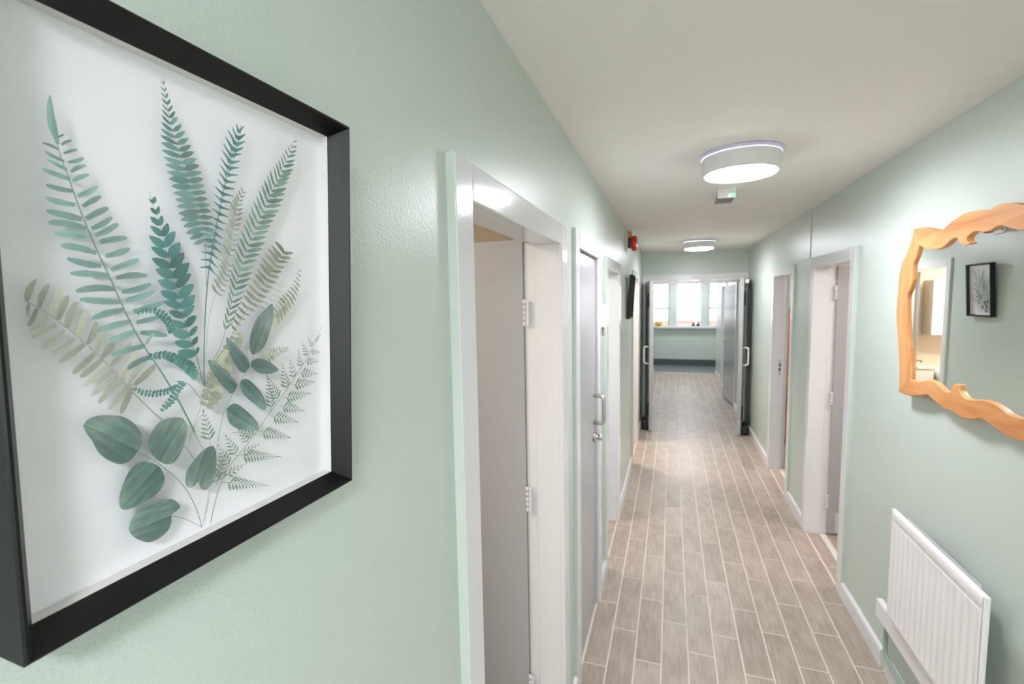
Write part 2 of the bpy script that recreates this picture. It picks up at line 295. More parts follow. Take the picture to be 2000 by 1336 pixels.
FRONDS = [('frond',(84,134,130),0.5,'oval',[(96.4,292.1),(98.7,282.7),(103.2,269.3),(106.2,254.6),(109.3,239.5),(112.9,224),(116.1,208),(119.1,191.7),(123.1,179),(128.1,163.7)],16,0.03,0.98,[(95.7,290.6),(96.7,283),(96,268),(94.7,260.9),(95.8,253.6),(95.8,245.1),(98.3,236.1),(99.4,228),(101,219.8),(103.6,210.5),(108.3,201.9),(107.7,188.4),(111.3,174),(117.9,164.6)],[(98.9,292.6),(101.8,287),(104.9,275.2),(113.7,267),(116.2,261.5),(118.6,253.1),(123.9,243.6),(125.5,232.4),(127.7,223.5),(127,207.8),(128.7,197.4),(128.5,182.7),(129.7,169.9),(131.2,164.6)],1.3,[(128.1,163.7),(130.2,150.6),(132.5,141.6)]),('frond',(118,154,148),0.31,'oval',[(110.2,376.9),(111.2,367.2),(112.9,355.1),(114.7,344.7),(118.7,331),(122.5,318.8),(127.5,304.5),(132.3,289.6),(135.9,274),(138.3,257.9)],26,0.02,0.98,[(108.8,376.2),(108.3,366),(108.9,357.3),(107.6,344.9),(106.4,335.8),(107,325),(109.1,314.5),(111,306.4),(113.3,299.4),(115.9,288.5),(118.1,277.3),(122.5,266.2),(127.6,258.8),(131.4,249)],[(111,377.2),(113.8,366.4),(115.9,361.7),(119.7,352.7),(121.5,350.7),(127.1,341.2),(133.9,325.7),(137.8,316.8),(139.6,307.2),(141.8,297.5),(145,287.8),(146,277.6),(147.9,269.4),(149.8,259.1),(149.6,252.7)],1.1,[(138.3,257.9),(138.5,241.3),(137.8,224.5)]),('frond',(98,146,144),0.42,'spike',[(175.6,365),(171.5,352.2),(167.6,341.2),(162,324.9),(157.6,309),(153.6,293.5),(150.2,280.3),(146.8,265.1),(143.4,250),(140.1,235.1)],22,0.03,0.98,[(174.1,367.9),(170,364.4),(163.4,358.9),(160.7,353),(156.4,340.1),(154,327),(151.6,314.8),(148.6,307.1),(147.2,297.3),(144.4,284.4),(142.7,275),(140,266.4),(136.1,257.7),(132.3,240.9),(133.9,236.9)],[(179.3,369.3),(180.1,360.9),(180.9,355.1),(177.4,346.2),(173.9,334.4),(171.9,323),(169.1,313.7),(167.2,305.5),(163.3,293.1),(159.9,281.8),(156.5,270.5),(155.1,259.6),(150.7,246.4),(148.5,237.6),(146.3,231.1)],2.2,[(140.1,235.1),(136.6,207.6),(133.8,173.7),(132.6,144.6)]),('frond',(172,178,168),0.3,'oval',[(178.3,312.2),(171.6,300.3),(167.5,285.1),(164.8,269.4),(160.7,251.5),(156.6,235.9),(150.8,223.9),(144.8,216.1)],22,0.03,0.98,[(175.2,313.8),(169.8,307.4),(163.4,297.4),(161.9,284.2),(157.6,275),(155.3,264),(152.8,250.8),(149,237.7),(143.9,228.9),(140.4,220.3)],[(180.4,310.9),(175.8,301.1),(175.3,288.6),(172.9,279.3),(170.9,268),(166.7,252),(163.7,240.7),(159.8,228.5),(152.9,216.1),(147.4,210.9)],0.7,[(144.8,216.1),(139.5,199),(135.6,173.5)]),('frond',(130,158,146),0.2,'oval',[(239.9,375.7),(230.8,356.8),(217.3,331.6),(204.5,309.9),(193.9,289.3),(183.2,269.4),(174.5,250.3),(167.5,231.9),(161.7,213.9),(156.5,196.1),(152.5,183)],34,0.02,0.99,[(237.1,372.4),(225.1,360),(214.6,343.8),(204,331.7),(194.9,317.2),(186.5,301.8),(181.2,290.5),(173.9,277.2),(168.2,263.2),(164.1,249.5),(159.4,231.6),(157.8,216.1),(154.9,205.1),(150.4,189.8),(149.1,183.2)],[(241.9,374.8),(239.5,359.3),(235,343.2),(228.1,329.3),(222.4,313.4),(216.4,300.1),(206.8,286.6),(200.4,273.8),(195.9,261.5),(188.1,249.1),(182,234.8),(176.1,223),(170.4,211.5),(163.6,198),(155.9,181.4)],1,[(152.5,183),(147.7,172.3),(141.1,162)]),('frond',(150,155,138),0.3,'long',[(224.9,262.8),(214.9,251),(203.3,235.7),(192.9,224.3),(184,213.8),(175.4,203.2),(167.1,192.4),(160,182.4)],17,0.02,0.97,[(212.4,271.4),(208,267.5),(198.7,259.4),(192.6,249.4),(187.8,240.6),(183.2,237.1),(180.8,231),(175,221.6),(169.3,211.5),(162.2,201.7),(159.2,189.2)],[(233.6,263.6),(232.7,258.5),(227.9,253),(217.8,241.3),(212.5,232.1),(207.9,226),(201.6,219.6),(195.4,211.3),(189.4,205.6),(180.8,199.7),(172.4,193.1),(164.1,183.4)],1.4,[(160,182.4),(151,169.7),(143.5,161.7)]),('frond',(182,188,166),0.35,'long',[(242.8,247.8),(239,234.5),(230.3,218.8),(216.8,206.1),(204,197.9)],14,0.05,0.98,[(240,246.6),(232.7,231.7),(223.7,222.3),(213.9,216.2),(207.4,208.7),(200.4,201.5)],[(244.2,245.3),(242.3,226.8),(235.6,210.9),(226.5,200.7),(215,189.9),(205.5,186.4)],0.8,[]),('frond',(185,190,172),0.42,'oval',[(226.1,163.2),(214.2,163.4),(202.8,160.6),(193.6,155.2)],10,0.05,0.98,[(223.5,166),(212.4,167.7),(201.8,166.7),(190.8,162)],[(226.1,161.6),(215.4,159.1),(206.4,155.1),(197.6,150.2)],0.6,[]),('frond',(90,142,134),0.75,'oval',[(127,149.8),(121.8,159.1),(113.8,166.8),(103.4,172.1),(94,172.4),(88.1,170.8)],14,0.05,0.98,[(124.7,147.2),(117.4,155.6),(110.8,162.3),(102,168.3),(93.8,169.3),(88.4,168.5)],[(129.3,152),(124.6,162.9),(114,170.5),(103.5,174.9),(94.1,174.7),(88.2,173.1)],1.2,[]),('frond',(88,140,132),0.75,'oval',[(109.2,188.3),(106.4,195.6),(102.2,202.5),(95.7,206.1),(88.5,206.3),(82.9,204.3)],12,0.05,0.98,[(106,186.5),(103.3,194.2),(99,199.9),(94.8,203.9),(89.1,204.1),(83.5,202.8)],[(112.1,190.1),(109.7,198.2),(103.8,205.5),(95.8,208.8),(88.6,208.6),(83,205.7)],1.5,[]),('frond',(96,146,138),0.75,'oval',[(110,145.3),(102,143.1),(92.5,143),(84.8,146.1),(78.7,150.3)],12,0.05,0.98,[(110.1,147.7),(102.1,145.9),(92.7,146.1),(85.6,148.2),(79.5,151.6)],[(110.3,142.8),(102.2,140.3),(93.1,140.1),(84.2,143.1),(78,148.9)],1.2,[]),('frond',(105,152,144),0.75,'oval',[(115.5,148.8),(109.9,143.6),(105.6,136.3),(100.3,132.6),(96.3,128.7)],9,0.05,0.98,[(112.3,150.6),(106.4,144.3),(102.1,137.1),(98.1,133.9),(95.2,129.7)],[(118.3,146.3),(113,140.6),(108.6,133.2),(102.9,129.6),(97.4,127.6)],1.2,[(115.5,148.8),(110.2,149.7),(120.3,145.1),(131.8,126.5)]),('frond',(178,184,160),0.6,'round',[(169.5,188.6),(161.2,175.5),(153.2,162.7),(145.3,148.2),(138.7,136),(132.5,121.9)],14,0.05,0.98,[(164.2,185.3),(153.8,177.1),(143.6,163.9),(136,149.7),(129.5,135.6),(127.4,127.4)],[(174.7,182.7),(167.6,165.6),(160.4,152.7),(152.3,139.3),(146.8,125.4),(138,120.6)],0.7,[(132.5,121.9),(120.7,105.4),(118.3,99.6)])]
LACY_FROND = ('frond',(138,156,142),[(273.9,185.6),(261.7,167.3),(251.5,153.3),(238.7,140.2),(225.1,126.2),(212.8,114.9),(199.2,103.9),(185.5,90.7),(172,79.7),(160.9,71.6),(151.8,63.8),(144.9,53.7),(138.4,38.6),(133.4,21.4)],[((261.7,167.3),(269.6,174)),((257.7,162.1),(251.9,172.6)),((254.6,157.4),(268.5,155.3)),((249.9,151.8),(243,169)),((246.9,147.8),(266.7,145.2)),((240.9,140.9),(237.1,160.4)),((237.9,137),(264.8,131.7)),((231.4,130.5),(225.8,152.6)),((227.8,125.7),(259.2,123.5)),((220.9,120.1),(215.8,149.8)),((215.4,114.3),(254.3,111.9)),((210.7,111.1),(196.1,141.5)),((211.3,107.9),(244.1,94.4)),((201,103.5),(197.3,139.8)),((199.1,100.4),(235.8,84.2)),((182.5,86.5),(158.1,94.9)),((185.5,88.7),(224.2,70.9)),((173.7,80.2),(163.5,96.7)),((165.2,72.1),(185,75.8)),((160.9,71.6),(150.5,94.7)),((162,72.2),(211,55)),((152.8,63.9),(142.9,88.6)),((149,57.8),(170.3,62.1)),((142.9,53.1),(151,80.6)),((144.9,53.7),(193.8,31.6)),((141.4,51.4),(133.1,81.8)),((135.8,90.8),(130.7,122.3)),((143,56.3),(143.9,79.1))])
BIG_LEAVES = [(0,(92,138,126),[(47,130.8),(50.3,134.7),(56.8,135.5),(63.3,134),(71,131),(77.8,124.1),(82.1,115.7),(82.2,108.3),(79.1,103),(73.7,98),(67.4,97.3),(61.5,101.2),(56,107.5),(53.1,113.3),(51.1,119.7),(48.6,124.7)],(79,102.7),(47.1,131.3)),(0,(100,146,132),[(86.3,103.9),(87.1,110.1),(90.9,117),(97.2,121.8),(106.7,121.8),(113.2,119.2),(116.3,113),(115.2,102.9),(111.4,93.8),(106.1,86.4),(99.7,85.9),(93.6,90.5),(88.9,97.2)],(92.9,89),(114.1,118.6)),(0,(88,138,126),[(65,67.9),(65.5,74.8),(68.4,82.9),(73.4,91.4),(80.1,94.3),(86.7,92.2),(93.4,86.4),(96.8,77.4),(95.8,71.1),(90.4,65.6),(83.3,63.1),(75.6,62.2),(69.1,62.6),(66.5,64.3)],(94.3,87.3),(65.9,64.9)),(0,(102,148,136),[(70,47.8),(72.4,54.1),(77.3,58.7),(85.1,60.7),(95.2,59.6),(102.5,56),(107.4,49.3),(106.4,46.2),(100.9,44.1),(100.4,38.6),(97.7,33.1),(90.7,29.8),(82.6,30.6),(75.2,37.1),(71.3,42.9)],(101.2,43.2),(71.5,44)),(0,(106,148,136),[(112.7,67.3),(114.2,74.9),(119.6,81.1),(128.3,87.7),(135.8,89.4),(139.5,86.6),(140.8,77.6),(139.3,67),(135.7,57.2),(131.1,52.9),(126.3,55.1),(123.3,62),(120.5,60.2),(116.4,60.3),(113.6,62.9)],(132,88.8),(120.1,62)),(0,(104,140,136),[(204.5,209.7),(205.5,199.7),(201.8,185.2),(194,169.2),(182.1,162.6),(177.8,168.9),(179,181.6),(185.5,195.2),(194.3,202.7)],(181.1,162.6),(204.3,209.3)),(0,(92,140,138),[(153.7,180.5),(158.3,178.9),(166.3,170.1),(173.9,161.7),(177.3,153.6),(174.2,149.5),(169.7,147.3),(162.9,154.3),(157.8,166.1)],(176.9,152.6),(153.9,180.6)),(0,(96,140,138),[(178,153.5),(181.9,158.1),(188.1,158.3),(197.5,154.8),(205.6,149),(210.6,144.1),(203.7,142),(193.9,142.8),(184.6,146)],(178,152.5),(210.4,144.3)),(0,(96,144,140),[(136.3,163.3),(141.9,162),(149.3,155),(157,146.5),(163.6,137.9),(157.8,130.5),(151.2,136.4),(143.8,146.2),(137.9,156.7)],(162.8,136),(136.6,163.1)),(0,(88,138,134),[(165.7,136.3),(168.8,141.4),(175.3,140.3),(184.1,131.6),(191.6,120.8),(194.4,109.4),(189.6,108.4),(180.5,116.5),(170.4,126.4)],(166.7,140),(195.6,108.3)),(0,(96,146,138),[(151.8,114.1),(153.4,119.3),(159.6,121.3),(166.5,116.9),(176.5,106.8),(183.8,97),(184.3,89.9),(176,92.2),(164.3,96.3),(154.8,103.9)],(151.9,117.4),(184.4,91))]
STEMS = [(1.3,[(79,102.7),(90,92),(100.9,79.1),(111.6,63.2),(118.6,47.2),(123.2,31.7),(125,21.8)]),(0.8,[(95.4,45.9),(107.1,39.2),(117.3,30),(125,21.8)]),(0.9,[(129.7,33.3),(135.2,53.8),(140.1,79.5),(143,92.3),(149.8,115.6),(162.3,135.2),(177.4,152.1),(181.7,163)]),(0.9,[(125,21.8),(128.8,33.7),(132.3,50.4),(130.1,64.9)]),(1.1,[(98.9,119.2),(108.2,106),(117,90.5),(123.9,78.2)]),(0.7,[(132.6,144.6),(129.1,127),(120.8,107.5),(117.4,97.7)]),(0.7,[(150.4,117.8),(154.4,118.2)]),(0.6,[(127.3,21.6),(129.7,33.3)]),(0.9,[(141.1,162),(134.5,147.7),(132.5,142.9)]),(0.9,[(143.5,161.7),(135.9,146.6),(132.9,141.5)]),(1,[(112.2,130.8),(119.7,112.1),(126.8,93.6),(130.1,87.2)])]

# ---------------------------------------------------------------- the setting
XL, XR = -.3904, .9713           # faces of the corridor's two walls
CZ = 2.40
YB, YE, YT, YF = -2.5, 6.99, 11.5, 12.8     # back end, double doors, threshold of the far hall, window wall
T = .13
def wall_with_openings(name, x0, x1, y0, y1, openings, m, label):
    b = MB(); y = y0
    for (a, c, z) in openings:
        b.box(x0, x1, y, a, 0, CZ); b.box(x0, x1, a, c, z, CZ); y = c
    b.box(x0, x1, y, y1, 0, CZ)
    return struct(b.build(name, m), label, 'wall')
#          clear opening y0, y1, head, outer architrave y0, y1, head top
D1 = (.868, 1.662, 1.963, .788, 1.743, 2.037)
D2 = (2.000, 2.585, 1.985, 1.924, 2.657, 2.060)
D3 = (2.965, 3.640, 1.955, 2.893, 3.714, 2.028)
D4 = (5.045, 5.840, 1.985, 4.980, 5.920, 2.060)
R1 = (3.142, 3.865, 1.955, 3.067, 3.936, 2.031)
R2 = (4.505, 5.235, 1.950, 4.432, 5.310, 2.022)
D5 = (10.05, 10.85, 1.96, 9.97, 10.93, 2.035)
R3 = (8.10, 8.90, 1.96, 8.02, 8.98, 2.035)
R4 = (9.60, 10.30, 1.96, 9.52, 10.38, 2.035)
op = lambda d: (d[0]-.03, d[1]+.03, d[2]+.05)
wall_with_openings('wall_left', XL-T, XL, YB, YT, [op(D1), op(D2), op(D3), op(D4), op(D5)], M['sage'], 'sage green left corridor wall with white door frames')
wall_with_openings('wall_right', XR, XR+T, YB, YT, [op(R1), op(R2), op(R3), op(R4)], M['sage'], 'sage green right corridor wall behind mirror and radiator')
# right wall: the plaster beyond the ceiling joint stands a few millimetres proud
struct(MB().box(XR-.006, XR, 4.02, 4.46, 2.035, CZ).build('trim_1', M['sage']), 'narrow proud strip of sage plaster beside the far right doors', 'trim')
b = MB(); b.box(XL, XR, YE, YE+.12, 2.085, CZ)
struct(b.build('wall_end', M['sage']), 'sage green wall above the grey double doors', 'wall')
b = MB(); b.box(XL, XR, YB-.12, YB, 0, 1.26); b.box(XL, XR, YB-.12, YB, 1.98, CZ); b.box(XL, XL+.16, YB-.12, YB, 1.26, 1.98); b.box(XR-.16, XR, YB-.12, YB, 1.26, 1.98)
struct(b.build('wall_back', M['sage']), 'sage green wall at the near end of the corridor', 'wall')
# far hall: wall below the windows, piers, and side returns
HX0, HX1 = -.85, 1.68
PIERS = [(HX0, -.665), (-.054, .121), (.723, .893), (1.50, HX1)]
b = MB(); b.box(HX0, HX1, YF, YF+.2, 0, .97); b.box(HX0, HX1, YF, YF+.2, 2.3, CZ)
for x0, x1 in PIERS: b.box(x0, x1, YF, YF+.2, .97, 2.3)
struct(b.build('wall_far', M['sage']), 'sage green far wall with three windows above a white sill', 'wall')
b = MB(); b.box(HX0-.1, HX0, YT, YF+.2, 0, CZ); b.box(HX0-.1, XL-T, YT-.1, YT, 0, CZ)
struct(b.build('wall_hall_left', M['sage']), 'sage wall at the left of the far hall', 'wall')
b = MB(); b.box(HX1, HX1+.1, YT, YF+.2, 0, CZ); b.box(XR+T, HX1+.1, YT-.1, YT, 0, CZ)
struct(b.build('wall_hall_right', M['sage']), 'sage wall at the right of the far hall', 'wall')
# ceilings
struct(MB().box(XL-T, XR+T, YB-.12, 4.55, CZ, CZ+.1).build('ceiling', M['ceil']), 'off-white corridor ceiling carrying the round lamps', 'ceiling')
struct(MB().box(XL-T, XR+T, 4.55, YF+.2, CZ-.005, CZ+.1).build('ceiling', M['ceil']), 'slightly lower off-white ceiling in front of the double doors', 'ceiling')
struct(MB().box(HX0-.1, XL-T, YT-.1, YF+.2, CZ, CZ+.1).box(XR+T, HX1+.1, YT-.1, YF+.2, CZ, CZ+.1).build('ceiling', M['ceil']), 'ceiling over the sides of the far hall', 'ceiling')
# floors
floor = struct(MB().box(XL-T, XR+T, YB-.12, YT, -.1, -.0016).build('floor', M['grout']), 'grey-brown wood-look tiled corridor floor with pale grout lines', 'floor')
struct(MB().box(HX0-.1, HX1+.1, YT, YF+.2, -.1, -.001).build('floor', M['grey_vinyl']), 'grey vinyl floor of the far hall below the windows', 'floor')
struct(MB().box(XL, XR, YT-.05, YT+.03, -.001, .006).build('trim_2', M['beige_strip'], bevel=.002), 'beige threshold strip between tiles and grey vinyl', 'threshold')
# tiles: 11 rows of staggered planks, every plank its own object
PW, PL_, GAP = .1245, .494, .0058
OFF = [2.617, 2.410, 2.710, 2.548, 2.345, 2.511, 2.770, 2.608, 2.400, 2.684, 2.487]
def tile_mesh(w, l):
    b = MB(); h = .0016; c = .0012
    v = [(-w/2, -l/2, -h), (w/2, -l/2, -h), (w/2, l/2, -h), (-w/2, l/2, -h), (-w/2, -l/2, -c/2), (w/2, -l/2, -c/2), (w/2, l/2, -c/2), (-w/2, l/2, -c/2),
         (-w/2+c, -l/2+c, 0), (w/2-c, -l/2+c, 0), (w/2-c, l/2-c, 0), (-w/2+c, l/2-c, 0)]
    f = [(0, 1, 5, 4), (1, 2, 6, 5), (2, 3, 7, 6), (3, 0, 4, 7), (4, 5, 9, 8), (5, 6, 10, 9), (6, 7, 11, 10), (7, 4, 8, 11), (8, 9, 10, 11)]
    me = bpy.data.meshes.new('tile'); me.from_pydata(v, [], f); me.materials.append(M['tile']); return me
full = tile_mesh(PW-GAP, PL_-GAP); first_row = tile_mesh(.1085, PL_-GAP)
for r in range(11):
    xa = .097-.1245*4+PW*r
    k0 = math.ceil((-.9-OFF[r])/PL_)
    y = OFF[r]+PL_*k0
    while y < YT-.06:
        l = min(PL_, YT-.052-y)
        if l < .04: break
        me = first_row if r == 0 else full
        if l < PL_-.001: me = tile_mesh((.1085 if r == 0 else PW-GAP), l-GAP)
        o = bpy.data.objects.new('tile', me); COL.objects.link(o); o.parent = floor
        xc = (xa+PW/2) if r else (XL+.001+xa+PW-GAP/2)/2
        o.location = (xc, y+l/2, 0); y += PL_

# tiles carried on into the open doorways
for d, x0, x1 in ((D1, XL-.150, XL-.003), (D3, XL-.150, XL-.003), (D4, XL-.150, XL-.003), (R1, XR+.002, XR+.096), (R2, XR+.002, XR+.096)):
    y = d[0]-.004
    for l in ([.21, .494, .1] if d is not R1 else [.26, .470]):
        l = min(l, d[1]+.004-y)
        if l < .05: break
        o = bpy.data.objects.new('tile', tile_mesh(x1-x0-.004, l-GAP)); COL.objects.link(o); o.parent = floor; o.location = ((x0+x1)/2, y+l/2, 0); y += l

# rooms behind the doors
def room(x0, x1, y0, y1, wm, cm, fm, what):
    outer = x0 if abs(x0) > abs(x1) else x1
    s = -1 if outer < 0 else 1
    struct(MB().box(x0, x1, y0, y1, -.1, -.002).build('floor', fm), 'floor of '+what, 'floor')
    struct(MB().box(x0, x1, y0, y1, CZ, CZ+.08).build('ceiling', cm), 'ceiling of '+what, 'ceiling')
    struct(MB().box(outer, outer+s*.08, y0, y1, 0, CZ).build('wall_room_outer', wm), 'outer wall of '+what, 'wall')
    struct(MB().box(x0, x1, y0, y0+.05, 0, CZ).build('wall_room_near', wm), 'near wall of '+what, 'wall')
    struct(MB().box(x0, x1, y1-.05, y1, 0, CZ).build('wall_room_far', wm), 'far wall of '+what, 'wall')
room(-2.2, XL-T, .15, 2.62, M['cream'], M['warmlit_ceil'], M['grey_vinyl'], 'the room behind the nearest left door')
room(-2.2, XL-T, 2.64, 4.5, M['white_wall'], M['ceil'], M['grey_vinyl'], 'the room behind the third left door')
room(-2.2, XL-T, 4.55, 6.70, M['cream'], M['warmlit_ceil'], M['grey_vinyl'], 'the cream washroom seen in the mirror')
room(XR+T, 2.9, 2.3, 4.18, M['cream'], M['warmlit_ceil'], M['tile'], 'the room behind the nearest right door')
room(XR+T, 2.9, 4.20, 6.75, M['white_wall'], M['ceil'], M['tile'], 'the room behind the second right door')
for d, s, xf in ((D5, -1, XL), (R3, 1, XR), (R4, 1, XR)):
    room(*sorted((xf+s*T, xf+s*1.2)), d[3]-.05, d[4]+.05, M['white_wall'], M['ceil'], M['grey_vinyl'], ('the store behind the far left door' if s < 0 else ('the store behind the ajar far right door' if d is R3 else 'the store next to the far hall')))

# ---------------------------------------------------------------- doors
def door_frame(n, d, s, label, deep=.003):
    """architraves, lining and painted edge of a doorway in the left (s=-1) or right (s=+1) wall; returns the door"""
    y0, y1, zt, Y0, Y1, Z1 = d
    xf = XL if s < 0 else XR
    root = struct(empty('door_%d' % n, (xf, (y0+y1)/2, 0)), label, 'door')
    xa = xf-s*.018
    parts = []
    parts.append(MB().box(xf, xa, Y0, y0, 0, Z1).build('architrave', M['gloss'], root, bevel=.004, seg=3))
    parts.append(MB().box(xf, xa, y1, Y1, 0, Z1).build('architrave', M['gloss'], root, bevel=.004, seg=3))
    parts.append(MB().box(xf, xa, y0, y1, zt, Z1).build('architrave', M['gloss'], root, bevel=.004, seg=3))
    e = MB().box(xf, xf-s*.0165, Y0-.0015, Y0-.0002, 0, Z1).box(xf, xf-s*.0165, Y1+.0002, Y1+.0015, 0, Z1)
    e.build('painted_edge', M['sage'], root)
    xr, xb = xf+s*.088, xf+s*(T+deep)
    g = .006
    l = MB()
    l.box(xf, xr, y0-.04, y0-g, 0, zt+g).box(xr, xb, y0-.04, y0-g-.012, 0, zt+g+.012)
    l.box(xf, xr, y1+g, y1+.04, 0, zt+g).box(xr, xb, y1+g+.012, y1+.04, 0, zt+g+.012)
    l.box(xf, xr, y0-.04, y1+.04, zt+g, zt+.055).box(xr, xb, y0-.04, y1+.04, zt+g+.012, zt+.055)
    l.build('door_lining', M['gloss'], root, bevel=.002)
    world_children(root)
    return root
def make_leaf(root, hinge, ang, L, H, m, t=.042, side=-1, z0=.008):
    """leaf in local axes: x from hinge to free edge, y through the leaf; side = which way the thickness goes"""
    o = MB().box(0, L, 0, side*t, z0, H).build('door_leaf', m, root, bevel=.003)
    o.matrix_parent_inverse = root.matrix_basis.inverted()
    o.location = (hinge[0], hinge[1], 0); o.rotation_euler = (0, 0, math.radians(ang))
    return o
def hinges(root, x, y, zs, s):
    for z in zs:
        b = MB()
        for k in range(5): b.lathe([(.0065, z-.05+.0202*k), (.0065, z-.05+.0202*k+.018)], (x, y, 0), n=12)
        b.box(x-.003, x+.016, y-.001, y+.001, z-.05, z+.05)
        h = b.build('hinge', M['gloss'], root); h.matrix_parent_inverse = root.matrix_basis.inverted()
d1 = door_frame(1, D1, -1, 'nearest left doorway with white gloss frame and grey door open inward')
leaf = make_leaf(d1, (XL-T-.004, 1.668), 180, .79, 1.992, M['grey_door'])
hinges(d1, XL-T+.002, 1.664, (.22, 1.0, 1.72), -1)
MB().tube(rounded([(.71, -.0, 1.0), (.71, .05, 1.0), (.60, .05, 1.0)], .015), .009).build('lever_handle', M['steel'], leaf)
# second door, closed
d2 = door_frame(2, D2, -1, 'closed glossy grey left door with bow handle and thumb turn')
leaf = make_leaf(d2, (XL-.006, D2[0]-.004), 90, D2[1]-D2[0]+.008, 1.988, M['grey_door'], side=1)
hw = D2[1]-D2[0]
MB().tube(rounded([(hw-.065, .0, 1.24), (hw-.065, -.055, 1.24), (hw-.065, -.055, 1.09), (hw-.065, 0, 1.09)], .02), .0095).build('bow_handle', M['steel'], leaf)
tt = MB().lathe([(.026, 0), (.026, -.008), (.012, -.01), (.012, -.026), (.017, -.03), (.017, -.044), (.012, -.047)], (hw-.065, 0, 1.01), 'Y', 24)
tt.build('thumb_turn', M['steel'], leaf)
d3 = door_frame(3, D3, -1, 'third left doorway, open, showing its white far jamb')
d4 = door_frame(4, D4, -1, 'far left doorway of the washroom beyond the small fern picture')
leaf = make_leaf(d4, (XL-T-.004, D4[1]+.004), 90+22, .74, 1.98, M['grey_door'], side=-1)
b = MB().tube(rounded([(.68, .0, 1.0), (.68, .05, 1.0), (.57, .05, 1.0)], .015), .009).lathe([(.026, 0), (.026, .008)], (.68, 0, 1.0), 'Y', 20)
b.build('lever_handle', M['steel'], leaf)
d5 = door_frame(5, R1, 1, 'nearest right doorway with grey door open into the room')
leaf = make_leaf(d5, (XR+T+.004, R1[1]+.004), 6, .74, 1.968, M['grey_door'], t=.044, side=1)
MB().box(.05, .70, -.0015, .0, .02, .17).build('kick_plate', M['kick'], leaf)
hinges(d5, XR+T-.004, R1[1]+.006, (.25, 1.02, 1.78), 1)
d6 = door_frame(6, R2, 1, 'second right doorway with red-brown cupboard visible inside', -.03)
leaf = make_leaf(d6, (XR+T+.004, R2[0]-.004), 0, .62, 1.96, M['gloss'], t=.042, side=-1)
b = MB(); b.box(XR+.05, XR+.075, R2[1]+.0045, R2[1]+.0062, .97, 1.13)
b.build('strike_plate', M['steel'], d6).matrix_parent_inverse = d6.matrix_basis.inverted()
b = MB()
for z in (1.03, 1.075): b.box(XR+.054, XR+.071, R2[1]+.0036, R2[1]+.0046, z-.012, z+.012)
b.build('latch_hole', M['black'], d6).matrix_parent_inverse = d6.matrix_basis.inverted()
d8 = door_frame(8, D5, -1, 'white door frame at the far left before the window hall')
make_leaf(d8, (XL-.046, D5[0]+.001), 90, .798, 1.96, M['grey_door'], side=1)
d9 = door_frame(9, R3, 1, 'grey door standing ajar beyond the double doors on the right')
leaf = make_leaf(d9, (XR-.012, R3[0]-.02), 90+6.2, .80, 1.95, M['grey_door'], t=.042, side=-1, z0=.02)
b = MB().tube(rounded([(.735, .0, .99), (.735, .05, .99), (.64, .05, .99)], .015), .009).lathe([(.024, 0), (.024, .008)], (.735, 0, .99), 'Y', 20).lathe([(.02, 0), (.02, .01)], (.735, 0, 1.12), 'Y', 20)
b.build('lever_handle', M['steel'], leaf)
d10 = door_frame(10, R4, 1, 'white far right doorway next to the window hall')
# the pair of grey fire doors, both leaves swung towards the camera
d7 = struct(empty('door_7', (.29, YE, 0)), 'pair of grey fire doors standing open across the corridor', 'door')
inv7 = d7.matrix_basis.inverted()
def p7(mb, name, m, **k):
    o = mb.build(name, m, d7, **k); o.matrix_parent_inverse = inv7; return o
p7(MB().box(XL+.002, XR-.002, YE-.016, YE, 2.0, 2.087), 'architrave', M['gloss'], bevel=.004)
p7(MB().box(XL+.002, XR-.002, YE-.004, YE+.11, 1.955, 1.999), 'frame_head', M['gloss'], bevel=.003)
p7(MB().box(XL+.002, XL+.045, YE-.004, YE+.11, 0, 1.954), 'frame_jamb', M['gloss'], bevel=.003)
p7(MB().box(XR-.045, XR-.002, YE-.004, YE+.11, 0, 1.954), 'frame_jamb', M['gloss'], bevel=.003)
for x in (.31, .62): p7(MB().box(x-.05, x+.05, YE-.03, YE-.005, 1.985, 2.005), 'door_selector', M['brass'], bevel=.003)
def fire_leaf(hx, hy, fx, fy, sgn):
    L = math.hypot(fx-hx, fy-hy); ang = math.degrees(math.atan2(fy-hy, fx-hx))
    o = make_leaf(d7, (hx, hy), ang, L, 1.985, M['dark_door'], t=.046, side=sgn)   # y=0 is the face turned to the wall
    f = -sgn
    MB().box(L-.0005, L+.003, sgn*.002, sgn*.044, .008, 1.985).build('edge_lipping', M['door_edge'], o)
    MB().box(L-.10, L-.06, f*.0005, f*.004, .03, 1.96).build('cover_strip', M['door_edge'], o)
    MB().tube(rounded([(L-.045, f*.0, 1.125), (L-.045, f*.065, 1.125), (L-.045, f*.065, .905), (L-.045, 0, .905)], .028), .0105).build('pull_handle', M['white'], o)
    for z in (.30, 1.74): MB().lathe([(.012, -.09), (.016, -.08), (.016, .08), (.012, .09)], (L-.03, f*.006, z), 'Z', 12).build('flush_bolt', M['black'], o)
    MB().box(L-.24, L-.03, f*.002, f*.075, .03, .13).build('door_retainer', M['black'], o, bevel=.006)
    MB().lathe([(.014, .004), (.02, .006), (.02, .012), (.010, .016), (.010, .05)], (L-.075, f*.060, 0), 'Z', 14).build('retainer_foot', M['black'], o)
    return o
fl = fire_leaf(-.352, 6.965, -.268, 6.325, 1)
fr_ = fire_leaf(.937, 6.965, .845, 6.39, -1)
MB().box(.06, .30, .002, .05, 1.93, 1.985).build('door_closer', M['steel'], fr_, bevel=.004)
p7(MB().box(.72, .955, 6.935, 6.955, 1.99, 2.005), 'closer_arm', M['steel'])

